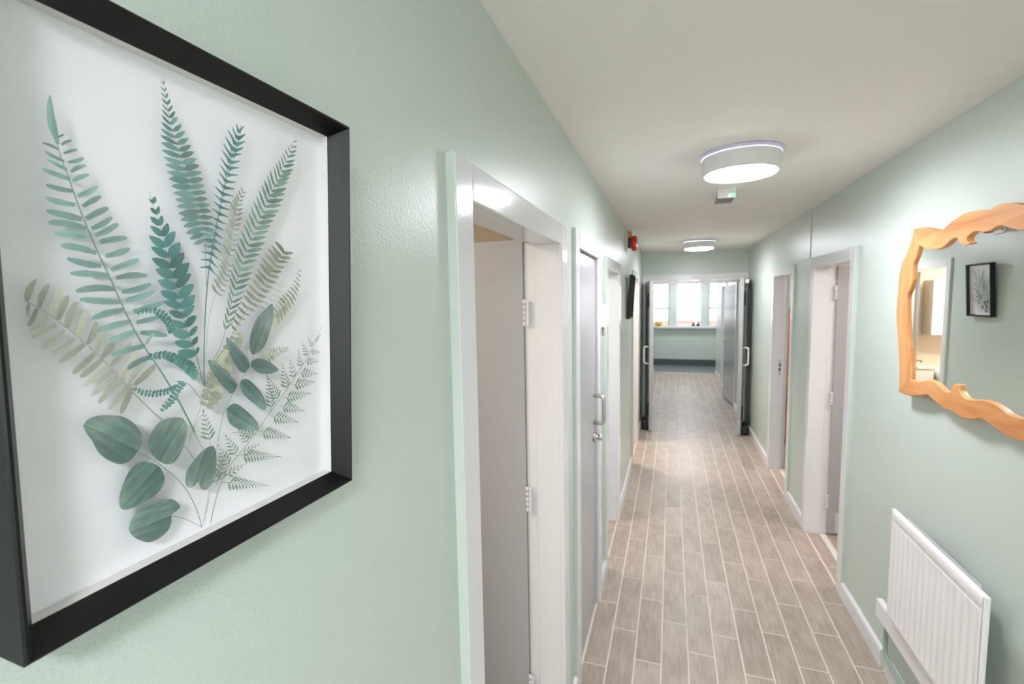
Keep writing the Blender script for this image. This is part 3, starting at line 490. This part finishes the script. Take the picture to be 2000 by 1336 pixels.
# white threshold strips in the right doorways
for k, d in ((3, R1), (4, R2)):
    struct(MB().box(XR+.085, XR+.115, d[0], d[1], -.001, .004).build('trim_%d' % k, M['white'], bevel=.001), 'white threshold strip in the %s right doorway' % ('nearest' if k == 3 else 'second'), 'threshold')

# ---------------------------------------------------------------- skirting
def skirt(name, x, s, y0, y1, label):
    b = MB(); t = .016
    prof = [(0, 0), (t, 0), (t, .075), (t-.004, .086), (t-.010, .09), (0, .09)]
    vs = []
    for y in (y0, y1): vs += [(x+s*p, y, z) for p, z in prof]
    n = len(prof); fs = [tuple(range(n)), tuple(range(2*n-1, n-1, -1))]+[(i, (i+1) % n, n+(i+1) % n, n+i) for i in range(n)]
    b.add(vs, fs); struct(b.build(name, M['gloss']), label, 'skirting')
skirt('baseboard_left', XL, 1, YB, D1[3]-.002, 'white skirting below the large fern picture')
skirt('baseboard_left', XL, 1, D1[4]+.002, D2[3]-.002, 'white skirting between first and second left doors')
skirt('baseboard_left', XL, 1, D2[4]+.002, D3[3]-.002, 'white skirting between second and third left doors')
skirt('baseboard_left', XL, 1, D3[4]+.002, D4[3]-.002, 'white skirting below the small fern picture')
skirt('baseboard_left', XL, 1, D4[4]+.002, YE-.01, 'white skirting behind the left fire door')
skirt('baseboard_left', XL, 1, YE+.12, D5[3]-.002, 'white left skirting beyond the double doors')
skirt('baseboard_left', XL, 1, D5[4]+.002, YT, 'white left skirting at the hall corner')
skirt('baseboard_right', XR, -1, YB, 2.455, 'white skirting below the radiator')
skirt('baseboard_right', XR, -1, 2.515, R1[3]-.002, 'white skirting between radiator pipe and nearest right door')
skirt('baseboard_right', XR, -1, R1[4]+.002, R2[3]-.002, 'white skirting between the two right doors')
skirt('baseboard_right', XR, -1, R2[4]+.002, YE-.01, 'white skirting behind the right fire door')
skirt('baseboard_right', XR, -1, YE+.12, R3[3]-.002, 'white right skirting just beyond the double doors')
skirt('baseboard_right', XR, -1, R4[4]+.002, YT, 'white right skirting at the hall corner')
struct(MB().box(HX0, HX1, YF-.012, YF, 0, .165).build('baseboard_far', M['dark_vinyl']), 'dark grey vinyl skirting below the windows', 'skirting')

# ---------------------------------------------------------------- windows of the far hall
struct(MB().box(HX0, HX1, YF-.11, YF+.02, .972, 1.03).build('trim_5', M['gloss'], bevel=.008), 'long white window sill in the far hall', 'sill')
wn = 0
for x0, x1 in ((-.665, -.054), (.121, .723), (.893, 1.50)):
    wn += 1
    w = struct(empty('window_%d' % wn, ((x0+x1)/2, YF+.1, 1.03)), ['left far hall window above the yellow bowl', 'middle far hall window above two black bottles', 'right far hall window partly behind the ajar door'][wn-1], 'window')
    b = MB(); ya, yb = YF+.08, YF+.13
    b.box(x0, x0+.03, ya, yb, 1.03, 2.3).box(x1-.03, x1, ya, yb, 1.03, 2.3).box(x0+.03, x1-.03, ya, yb, 1.03, 1.07).box(x0+.03, x1-.03, ya, yb, 2.26, 2.3)
    b.build('window_frame', M['gloss'], w)
    MB().box(x0+.03, x1-.03, ya-.005, yb, 1.455, 1.515).build('transom', M['gloss'], w)
    MB().box(x0+.03, x1-.03, ya+.005, yb, 1.885, 1.915).build('glazing_bar', M['gloss'], w)
    MB().box(x0+.03, x1-.03, ya+.02, ya+.026, 1.07, 2.26).build('pane', M['glass'], w)
    world_children(w)
# outside the windows
struct(MB().box(-6, 7, YF+.3, 24, -.3, -.2).build('ground', M['ground']), 'pale paving outside the windows', 'ground')
wl = tag(empty('garden_wall', (.4, 15.2, -.2)), 'low red brick garden wall outside the far windows', 'wall')
MB().box(-4, 5, 15.0, 15.2, -.2, 1.05).build('masonry', M['brick'], wl)
MB().box(-4.02, 5.02, 14.97, 15.23, 1.05, 1.10).build('coping', M['render'], wl)
world_children(wl)
po = tag(MB().box(.66, .74, 14.6, 14.7, -.2, 3).build('post', M['render'], bevel=.01), 'pale pinkish post outside the middle far window', 'post')

# ---------------------------------------------------------------- framed fern print (printed on glass in front of a board)
PW_, PH_ = .2972, .4023
FE, FM = .019, .013        # slope depth and width of the frame moulding
def smooth_closed(P, n=4):
    out = []
    N = len(P)
    for i in range(N):
        p0, p1, p2, p3 = (Vector(P[(i+k-1) % N]) for k in range(4))
        for k in range(n):
            t = k/n
            out.append(.5*((2*p1)+(p2-p0)*t+(2*p0-5*p1+4*p2-p3)*t*t+(3*p1-p0-3*p2+p3)*t**3))
    return out
def polyat(P, t):
    if len(P) == 1: return Vector(P[0])
    d = [(Vector(P[i+1])-Vector(P[i])).length for i in range(len(P)-1)]; s = t*sum(d)
    for i, q in enumerate(d):
        if s <= q or i == len(d)-1: return Vector(P[i]).lerp(Vector(P[i+1]), min(1, s/max(q, 1e-9)))
        s -= q
def crom(P, n=5):
    out = []
    for i in range(len(P)-1):
        p0 = Vector(P[max(i-1, 0)]); p1 = Vector(P[i]); p2 = Vector(P[i+1]); p3 = Vector(P[min(i+2, len(P)-1)])
        for k in range(n):
            t = k/n; out.append(.5*((2*p1)+(p2-p0)*t+(2*p0-5*p1+4*p2-p3)*t*t+(3*p1-p0-3*p2+p3)*t**3))
    return out+[Vector(P[-1])]
PROF = {'long': [.55, .9, 1, .92, .78, .5, .16], 'oval': [.35, .8, 1, 1, .88, .6, .12], 'spike': [1.0, .72, .52, .42, .34, .22, .06], 'round': [.3, .85, 1, 1, .95, .7, .2],
        'fern': [.62, .8, .95, 1, .95, .82, .42]}
class Ink:
    def __init__(s, z): s.v = []; s.f = []; s.c = []; s.z = z; s.k = 0
    def strip(s, centre, half, c0, c1):
        o = len(s.v); n = len(centre); s.k += 1; z = s.z+s.k*2e-7
        for i, p in enumerate(centre):
            d = (centre[min(i+1, n-1)]-centre[max(i-1, 0)]); d = d.normalized() if d.length > 1e-9 else Vector((1, 0)); q = Vector((-d.y, d.x))
            t = i/(n-1); c = [c0[k]*(1-t)+c1[k]*t for k in range(3)]
            for sg in (-1, 1):
                w = p+q*half[i]*sg; s.v.append((w.x*.001, w.y*.001, z)); s.c.append(c)
        s.f += [(o+2*i, o+2*i+1, o+2*i+3, o+2*i+2) for i in range(n-1)]
    def leaflet(s, base, tip, w, shape, col, bend=0):
        base = Vector(base); tip = Vector(tip); d = tip-base; q = Vector((-d.y, d.x)); pr = PROF[shape]
        cen = [base+d*(i/6)+q*bend*math.sin(math.pi*i/6) for i in range(7)]
        v = random.uniform(.86, 1.12); c0 = [c*v*.93 for c in col]; e = random.uniform(.0, .25); c1 = [c*v+(225-c)*e*.5 for c in col]
        s.strip(cen, [w*p/2*random.uniform(.9, 1.1) for p in pr], c0, c1)
    def rib(s, P, w0, w1, col):
        P = crom(P, 4) if len(P) > 2 else [Vector(p) for p in P]; n = len(P)
        s.strip(P, [(w0+(w1-w0)*i/(n-1))/2 for i in range(n)], col, col)
    def build(s, name, parent, m=None):
        me = bpy.data.meshes.new(name); me.from_pydata(s.v, [], s.f); me.materials.append(m or M['ink'])
        a = me.attributes.new('ink', 'FLOAT_COLOR', 'POINT')
        for i, c in enumerate(s.c): a.data[i].color = (lin(max(0, min(255, c[0]))), lin(max(0, min(255, c[1]))), lin(max(0, min(255, c[2]))), 1)
        o = bpy.data.objects.new(name, me); COL.objects.link(o); o.parent = parent
        return o

def make_print():
    root = empty('botanical_print')
    # frame: square back edge, then a face sloping in towards the glass, mitred at the corners
    prof = [(0, -.034), (0, -.0012), (.0012, 0), (.0028, 0), (FM*.55, -.0085), (FM, -FE), (FM, -.034)]
    b = MB(); vs = []
    for ins, z in prof: vs += [(ins, ins, z), (PW_-ins, ins, z), (PW_-ins, PH_-ins, z), (ins, PH_-ins, z)]
    n = len(prof)
    sides = [[], [], [], []]
    for k in range(4):
        j = (k+1) % 4; sb = MB()
        sv = []
        for i in range(n): sv += [vs[4*i+k], vs[4*i+j]]
        sf = [(2*i, 2*i+1, 2*((i+1) % n)+1, 2*((i+1) % n)) for i in range(n)]
        sf += [tuple(2*i for i in range(n)), tuple(2*i+1 for i in reversed(range(n)))]
        sb.add(sv, sf); sb.build('frame_side', M['black_frame'], root)
    # white spacer between glass and board
    b = MB(); i0, i1, za, zb = FM-.004, FM+.0003, -FE-.0006, -FE-.011
    for (x0, x1, y0, y1) in ((i0, PW_-i0, i0, i1), (i0, PW_-i0, PH_-i1, PH_-i0), (i0, i1, i1, PH_-i1), (PW_-i1, PW_-i0, i1, PH_-i1)): b.box(x0, x1, y0, y1, zb, za-.0002)
    b.build('spacer', M['spacer'], root)
    MB().box(FM-.004, PW_-FM+.004, FM-.004, PH_-FM+.004, -FE-.014, -FE-.0111).build('backing_board', M['board'], root)
    MB().box(FM-.0035, PW_-FM+.0035, FM-.0035, PH_-FM+.0035, -FE-.0006, -FE-.0001).build('glass', M['glass'], root)
    z = -FE-.0014; dz = .00003; kk = 0
    def ink():
        nonlocal kk
        kk += 1; return Ink(z+dz*kk)
    # paler sprigs lie behind, darker ones in front
    name, col, rib, pinnae = LACY_FROND
    k = ink(); k.rib(rib, .35, .75, [c*.95 for c in col])
    for base, tip in pinnae:
        B, Tp = Vector(base), Vector(tip); d = Tp-B; Ln = d.length; u = d/Ln; q = Vector((-u.y, u.x))
        k.rib([B, B+d*.5, Tp], .4, .25, col)
        m = max(4, int(Ln/4.6))
        for i in range(m):
            t = .14+.78*i/m; w = min(Ln*.32, 9.5)*(1-t)**.85+.5
            for sg in (-1, 1):
                p = B+d*(t+(.03 if sg > 0 else 0)); a = u*w*.62+q*sg*w*.76; tp = p+a
                k.leaflet(p, tp, max(.6, w*.19), 'oval', col, .06*sg)
                if w > 2.6:
                    for h in (.35, .6):
                        mid = p.lerp(tp, h); k.leaflet(mid, mid+u*w*.20+q*sg*w*.02, w*.11, 'oval', col); k.leaflet(mid, mid+u*w*.05+q*sg*w*.18, w*.11, 'oval', col)
        k.leaflet(Tp-u*Ln*.12, Tp+u*1.0, .9, 'oval', col)
    k.build('lacy_frond', root)
    def front(name, col, wr, shape, rib, n, t0, t1, le, re, rw, stem):
        k = ink()
        if stem: k.rib(stem, rw*.45, rw*.45, [c*.9 for c in col])
        sw = {'spike': 2.4}.get(shape, 0)
        k.rib(rib, rw*.15, rw*.42, [c*.88 for c in col])
        for i in range(n):
            t = (i+.5)/n
            bt = t0+(t1-t0)*t
            for env, sg in ((le, 1), (re, -1)):
                if not env: continue
                base = polyat(rib, bt); tip = polyat(env, max(0, t-(.05 if shape == 'oval' and n > 12 else 0)*min(1, t*4))); L0 = (tip-base).length
                if L0 < .2: continue
                sp = (polyat(rib, min(1, bt+.01))-polyat(rib, max(0, bt-.01))).length
                wd = min(L0*wr, 7.5); wd = max(wd, .5)
                k.leaflet(base, tip, wd*random.uniform(.9, 1.1), shape, col, random.uniform(-.05, .05))
        k.build(name, root)
    order = sorted(FRONDS, key=lambda f: -sum(f[1]))
    for f in order[:4]: front(*f)
    for name, col, wr, shape, pairs, rib, rw in reversed(EXPLICIT_FRONDS):
        k = ink()
        for n_, (b_, t_) in enumerate(pairs):
            fv = random.uniform(.94, 1.06)
            L0 = (Vector(t_)-Vector(b_)).length
            k.leaflet(b_, t_, max(1.0, min(4.4, L0*wr)), ('fern' if n_ else 'oval'), [c*fv for c in col], random.uniform(-.07, .07))
            k.leaflet(Vector(b_).lerp(Vector(t_), .1), Vector(b_).lerp(Vector(t_), .75), .5, 'long', [c*.88 for c in col])
        k.rib(rib, .35, rw*.55, [c*.87 for c in col])
        k.build(name+'_frond', root)
    for f in order[4:]: front(*f)
    k = ink()
    for w, P in STEMS: k.rib(P, w*.45, w*.45, (118, 142, 138))
    k.build('stems', root)
    for _, col, out, base, tip in BIG_LEAVES:
        kk += 1
        B = Vector(base)*.001; d = (Vector(tip)*.001-B); ang = math.atan2(d.y, d.x)
        pts = smooth_closed(out, 3); ca, sa = math.cos(-ang), math.sin(-ang)
        loc = []
        for p in pts:
            q = Vector((p.x*.001, p.y*.001))-B; loc.append((q.x*ca-q.y*sa, q.x*sa+q.y*ca, 0))
        me = bpy.data.meshes.new('leaf'); me.from_pydata(loc, [], [tuple(range(len(loc)))]); me.materials.append(big_leaf_material(col))
        o = bpy.data.objects.new('leaf', me); COL.objects.link(o); o.parent = root
        o.location = (B.x, B.y, z+dz*kk); o.rotation_euler = (0, 0, ang)
    return root
def hang(o, y0, z0, wb, wt):
    """bottom-near corner of the front at Y=y0, Z=z0; wb/wt: how far bottom and top stand off the left wall"""
    V = Vector((wt-wb, 0, math.sqrt(PH_**2-(wt-wb)**2))).normalized(); U = Vector((0, 1, 0)); N = U.cross(V)
    P = Vector((XL+wb, y0, z0))
    o.matrix_world = Matrix(((U.x, V.x, N.x, P.x), (U.y, V.y, N.y, P.y), (U.z, V.z, N.z, P.z), (0, 0, 0, 1)))
pr1 = tag(make_print(), 'large near black-framed fern and leaf print on the left wall', 'picture')
pr2 = copy_tree(pr1); tag(pr2, 'small far black-framed fern print below the red alarm', 'picture')
hang(pr1, .1478, 1.5577, .0351, .0552)
hang(pr2, 4.375, 1.578, .036, .062)

# ---------------------------------------------------------------- driftwood mirror on the right wall
mir = tag(empty('driftwood_mirror', (XR, 1.68, 1.36)), 'mirror framed with wavy honey-coloured wood slabs on the right wall', 'mirror')
invm = mir.matrix_basis.inverted()
MX0, MX1 = .921, .948
def plank(pts, name, m, x0=MX0, x1=MX1, bev=.004):
    pts = [(p[0]*.001, p[1]*.001) for p in pts]; n = len(pts); b = MB()
    b.add([(x0, y, z) for y, z in pts]+[(x1, y, z) for y, z in pts], [tuple(range(n)), tuple(range(2*n-1, n-1, -1))]+[(i, (i+1) % n, n+(i+1) % n, n+i) for i in range(n)])
    o = b.build(name, m, mir, bevel=bev, seg=3); o.matrix_parent_inverse = invm
    o.modifiers['bevel'].angle_limit = math.radians(50)
    return o
def sm(P): return [tuple(p) for p in crom(P, 4)]
LO = [(2336, 2023), (2360, 1975), (2398, 1922), (2425, 1895), (2445, 1846), (2447, 1780), (2452, 1680), (2428, 1582), (2396, 1453), (2388, 1346)]
LI = [(2292, 1418), (2296, 1467), (2323, 1552), (2351, 1652), (2362, 1747), (2342, 1782), (2321, 1823), (2326, 1879), (2302, 1914), (2285, 1957)]
BTp = [(2299, 1418), (2228, 1420), (2150, 1441), (2096, 1435), (2043, 1420), (2010, 1422), (1993, 1444), (1981, 1454), (1958, 1456), (1950, 1436), (1916, 1419), (1874, 1422), (1828, 1432), (1794, 1433), (1763, 1430), (1734, 1423), (1711, 1416), (1673, 1413), (1643, 1417), (1590, 1428), (1520, 1418), (1450, 1424), (1380, 1440), (1300, 1426), (1220, 1418), (1140, 1430), (1060, 1422)]
BBt = [(2386, 1347), (2291, 1350), (2213, 1366), (2157, 1381), (2100, 1368), (2036, 1356), (1988, 1357), (1931, 1348), (1880, 1355), (1830, 1370), (1774, 1363), (1704, 1350), (1636, 1352), (1560, 1364), (1480, 1352), (1400, 1360), (1300, 1350), (1200, 1362), (1100, 1350), (985, 1350)]
TUp = [(2338, 2024), (2268, 2020), (2217, 2009), (2160, 1993), (2121, 1992), (2064, 2012), (2028, 2020), (1991, 2028), (1954, 2028), (1916, 2025), (1874, 2015), (1854, 2017), (1838, 2022), (1810, 2025), (1779, 2022), (1739, 2013), (1708, 2004), (1650, 2012), (1560, 2024), (1470, 2010), (1380, 1996), (1290, 2014), (1180, 2026), (1080, 2010), (1010, 2022)]
TLo = [(2288, 1958), (2258, 1945), (2222, 1934), (2184, 1927), (2153, 1925), (2117, 1929), (2091, 1936), (2064, 1949), (2033, 1954), (2017, 1947), (2007, 1935), (1991, 1927), (1970, 1922), (1944, 1927), (1962, 1934), (1967, 1946), (1946, 1957), (1917, 1961), (1887, 1954), (1867, 1953), (1845, 1954), (1823, 1961), (1806, 1962), (1787, 1959), (1746, 1944), (1700, 1936), (1620, 1948), (1540, 1938), (1450, 1950), (1350, 1936), (1250, 1948), (1150, 1938), (1075, 1950)]
plank(sm(TUp)+list(reversed(sm(TLo))), 'top_slab', M['wood'])
plank(sm(BTp)+list(reversed(sm(BBt))), 'bottom_slab', M['wood'])
plank(sm(LO)+sm(LI), 'side_slab', M['woodv'], MX0+.0015)
plank(sm([(1020-(y-2340)*.9, z) for y, z in LO])+sm([(1020-(y-2340)*.9, z) for y, z in LI]), 'side_slab', M['woodv'], MX0+.0015)
plank([(2408, 1920), (2432, 1905), (2462, 1848), (2456, 1818), (2440, 1830), (2440, 1860), (2420, 1898)], 'bark_edge', M['bark'], MX0+.008, MX1-.004, .002)
gl = MB().box(.9315, .9345, 1.0, 2.375, 1.385, 1.985).build('mirror_glass', M['mirror'], mir); gl.matrix_parent_inverse = invm
bk = MB().box(.9482, XR-.0005, 1.02, 2.36, 1.375, 1.99).build('back_board', M['redwood'], mir); bk.matrix_parent_inverse = invm

# ---------------------------------------------------------------- radiator
RY0, RY1, RZ0, RZ1, RX = 1.683, 2.306, .392, .867, .886
rad = tag(empty('radiator', (XR, (RY0+RY1)/2, RZ0)), 'white fluted panel radiator low on the right wall below the mirror', 'radiator')
invr = rad.matrix_basis.inverted()
def pr_(mb, name, m, **k):
    o = mb.build(name, m, rad, **k); o.matrix_parent_inverse = invr; return o
NF, SUB = 15, 8
ys = [RY0+.012+(RY1-RY0-.024)*i/(NF*SUB) for i in range(NF*SUB+1)]
zs = [RZ0, RZ0+.010, RZ0+.022, RZ0+.034, RZ0+.06, RZ0+.2, RZ1-.09, RZ1-.062, RZ1-.05, RZ1-.046, RZ1-.042, RZ1-.012, RZ1-.003, RZ1]
za = [0, 0, .15, .9, 1, 1, 1, .6, .1, 0, 0, 0, 0, 0]
zb = [.006, 0, 0, 0, 0, 0, 0, 0, 0, .0025, 0, 0, .003, .012]
b = MB(); vs = []
for zi, zz in enumerate(zs):
    for yi, y in enumerate(ys):
        ph = (yi % SUB)/SUB; dep = .0055*(1-math.cos(2*math.pi*ph))/2
        edge = .004 if yi in (0, len(ys)-1) else 0
        vs.append((RX+.009*(1-za[zi])*0+dep*za[zi]+zb[zi]+edge, y, zz))
ny = len(ys)
fs = [(i*ny+j, i*ny+j+1, (i+1)*ny+j+1, (i+1)*ny+j) for i in range(len(zs)-1) for j in range(ny-1)]
b.add(vs, fs, True)
pr_(b, 'front_panel', M['rad'])
for y0, y1 in ((RY0, RY0+.0125), (RY1-.0125, RY1)): pr_(MB().box(RX+.004, RX+.018, y0, y1, RZ0+.002, RZ1-.002), 'panel_edge', M['rad'], bevel=.003)
pr_(MB().box(RX+.0125, RX+.018, RY0+.012, RY1-.012, RZ0+.004, RZ1-.004), 'panel_back', M['rad'])
b = MB(); n = 26
for i in range(n):
    y = RY0+.11+(RY1-RY0-.16)*i/n; b.box(RX+.018, RX+.044, y, y+.0012, RZ0+.04, RZ1-.035)
pr_(b, 'convector_fin', M['rad'])
pr_(MB().box(RX+.044, RX+.0455, RY0+.10, RY1-.04, RZ0+.03, RZ1-.02), 'convector_plate', M['rad'])
pr_(MB().box(RX+.026, RX+.052, RY0-.0, 2.47, .285, .368), 'pipe_cover', M['rad'], bevel=.003)
for y in (RY0+.22, RY1-.09): pr_(MB().box(RX+.0455, XR-.0005, y-.012, y+.012, RZ0+.05, RZ1-.06), 'wall_bracket', M['rad'], bevel=.002)
pr_(MB().lathe([(.012, 0), (.012, -.03), (.016, -.03), (.016, -.058), (.008, -.062)], (RX+.03, RY0-.02, RZ0+.05), 'Z', 16).tube([(RX+.03, RY0-.02, RZ0+.03), (RX+.03, RY0+.012, RZ0+.03)], .009), 'valve', M['chrome'])
pp = tag(MB().tube(rounded([(XR-.026, 2.44, .284), (XR-.026, 2.44, .13), (XR-.026, 2.40, .105), (XR-.026, 1.2, .105)], .03, 8), .009).build('heating_pipe', M['sagepipe']), 'thin sage-painted pipe running down below the radiator', 'pipe')

# ---------------------------------------------------------------- ceiling lamps
def lamp(x, y, zc, label):
    r = tag(empty('ceiling_light', (x, y, zc)), label, 'lamp', None)
    MB().lathe([(.150, 0), (.166, 0), (.172, -.004), (.172, -.010), (.164, -.016), (.150, -.017)], (0, 0, 0), n=56).build('base_ring', M['lavender'], r)
    MB().lathe([(.162, -.0165), (.1605, -.03), (.158, -.078), (.1545, -.086), (.149, -.0895)], (0, 0, 0), n=56, cap=False).build('drum', M['drum'], r)
    MB().lathe([(.1475, -.0885), (.145, -.093), (.12, -.098), (.06, -.101), (.01, -.102)], (0, 0, 0), n=56).build('diffuser', M['diffuser'], r)
    return r
lamp(.285, 2.36, CZ, 'larger nearer round ceiling lamp, lit')
lamp(.285, 5.70, CZ-.005, 'smaller farther round ceiling lamp in front of the double doors')
lamp(.285, -.75, CZ, 'round ceiling lamp behind the camera')
lamp(.285, 9.6, CZ-.005, 'added unseen ceiling lamp lighting the passage beyond the double doors')  # added out of view to light the second passage
lamp(.40, 12.0, CZ-.005, 'added unseen ceiling lamp brightening the far hall')  # added out of view to brighten the window hall

# ceiling sensor
se = tag(empty('ceiling_sensor', (.30, 3.10, CZ)), 'small white louvred ceiling unit with green indicator behind the nearer lamp', 'sensor')
MB().box(-.052, .052, -.04, .20, -.022, 0).build('housing', M['white'], se, bevel=.003)
MB().box(-.050, .050, -.038, -.02, -.055, -.022).build('front_face', M['white'], se, bevel=.002)
b = MB()
for i in range(6): b.box(-.046+.0165*i, -.046+.0165*i+.011, -.019, .18, -.05, -.023)
b.build('louvre', M['louvre'], se)
MB().lathe([(.008, 0), (.008, -.004), (.004, -.007)], (.036, -.038, -.045), 'Y', 16).build('green_light', M['green_led'], se)
MB().lathe([(.005, 0), (.005, -.003), (.003, -.005)], (.017, -.038, -.045), 'Y', 16).build('white_light', M['white_led'], se)

# fire alarm
al = tag(empty('fire_alarm', (XL, 4.40, 2.27)), 'red fire alarm sounder with amber beacon above the small fern print', 'alarm')
MB().box(0, .012, -.06, .06, -.085, .095).build('wall_plate', M['white'], al, bevel=.004)
MB().box(.0125, .045, -.045, .045, -.05, .035).build('base_block', M['black'], al, bevel=.004)
MB().lathe([(.036, .0125), (.036, .03), (.028, .042), (.01, .046)], (0, 0, .066), 'X', 24).build('amber_beacon', M['orange'], al)
MB().lathe([(.058, .0455), (.066, .05), (.068, .07), (.066, .085), (.05, .092), (.02, .094)], (0, 0, -.01), 'X', 32).build('red_sounder', M['red'], al)

# switch between second and third left doors
sw = tag(empty('light_switch', (XL, 2.775, 1.66)), 'white surface switch box between the second and third left doors', 'switch')
MB().box(0, .030, -.045, .045, -.06, .075).build('switch_box', M['white'], sw, bevel=.004)
MB().box(.030, .036, -.012, .012, -.02, .02).build('rocker', M['white'], sw, bevel=.002)
MB().tube([(.010, 0, -.06), (.010, 0, -.11)], .006).build('cord_grip', M['brass'], sw)

# ---------------------------------------------------------------- things on the far sill
for x, lab in ((.535, 'left one of two small black bottles on the far window sill'), (.645, 'right one of two small black bottles on the far window sill')):
    bt = tag(empty('bottle', (x, YF-.05, 1.0302)), lab, 'bottle', 'black bottles on the far sill')
    MB().lathe([(.036, 0), (.040, .004), (.040, .03), (.030, .055), (.014, .07)], (0, 0, 0), n=24).build('body', M['black_glass'], bt)
    MB().lathe([(.012, .0702), (.012, .082), (.022, .084), (.022, .10), (.006, .104)], (0, 0, 0), n=20).build('stopper', M['black'], bt)
bo = tag(empty('bowl', (-.31, YF-.04, 1.0302)), 'small yellow-orange bowl at the left end of the far sill', 'bowl')
MB().lathe([(.04, 0), (.05, .004), (.09, .04), (.115, .085), (.11, .085), (.085, .045), (.045, .012), (.005, .01)], (0, 0, 0), n=32).build('body', M['yellow'], bo)
rnd = MB().lathe([(.004, .0), (.03, .012), (.038, .035), (.03, .06), (.004, .07)], (-.03, 0, .045), n=16).lathe([(.004, .0), (.03, .012), (.038, .035), (.03, .06), (.004, .07)], (.045, .01, .042), n=16)
tag(rnd.build('contents', M['orange'], bo), kind='stuff')

# ---------------------------------------------------------------- washroom seen in the mirror
WY = 6.65
cb = tag(empty('wall_cabinet', (-1.03, WY, 1.29)), 'white wall cabinet with pale green panel in the mirrored washroom', 'cabinet')
MB().box(-.16, .14, -.19, 0, 0, .62).build('carcass', M['cream'], cb, bevel=.002)
MB().box(-.01, .139, -.212, -.191, .002, .618).build('door', M['white'], cb, bevel=.003)
MB().box(-.159, -.014, -.212, -.191, .002, .618).build('door', M['greenglass'], cb, bevel=.003)
ca = tag(empty('toilet', (-.88, WY, 0)), 'white toilet with cistern in the mirrored washroom', 'toilet')
MB().box(-.08, .16, -.19, -.002, .52, .90).build('cistern', M['ceramic'], ca, bevel=.02, seg=4)
MB().box(-.09, .17, -.20, -.001, .9005, .935).build('cistern_lid', M['ceramic'], ca, bevel=.01, seg=3)
MB().lathe([(.10, 0), (.11, .02), (.10, .15), (.13, .28), (.18, .38), (.185, .41), (.14, .41)], (.06, -.37, 0), n=32).build('bowl', M['ceramic'], ca)
MB().lathe([(.19, .4105), (.195, .418), (.19, .432), (.05, .437)], (.06, -.37, 0), n=32).build('seat_lid', M['white'], ca)
ba = tag(empty('wash_basin', (-1.16, WY, 0)), 'white wash basin with chrome tap in the mirrored washroom', 'basin')
MB().lathe([(.09, .70), (.15, .74), (.19, .80), (.205, .885), (.195, .885), (.17, .81), (.10, .76), (.02, .755)], (0, -.215, 0), n=36).build('basin', M['ceramic'], ba)
MB().lathe([(.11, 0), (.09, .05), (.075, .4), (.09, .70)], (0, -.18, 0), n=24).build('pedestal', M['ceramic'], ba)
MB().box(-.16, .16, -.06, 0, .82, .90).build('upstand', M['ceramic'], ba, bevel=.01)
MB().tube(rounded([(0, -.04, .90), (0, -.04, 1.02), (0, -.15, 1.02), (0, -.15, .98)], .03), .011).build('tap', M['chrome'], ba)
wd = tag(empty('cupboard', (1.6, 6.35, 0)), 'red-brown wooden cupboard inside the second right room', 'cupboard')
MB().box(-.45, .45, -.2, .3, 0, 1.62).build('carcass', M['redwood'], wd, bevel=.004)
MB().box(-.445, -.004, -.222, -.201, .06, 1.6).build('door', M['redwood'], wd, bevel=.004)
MB().box(.004, .445, -.222, -.201, .06, 1.6).build('door', M['redwood'], wd, bevel=.004)
for o in SC.objects:
    o.select_set(False)
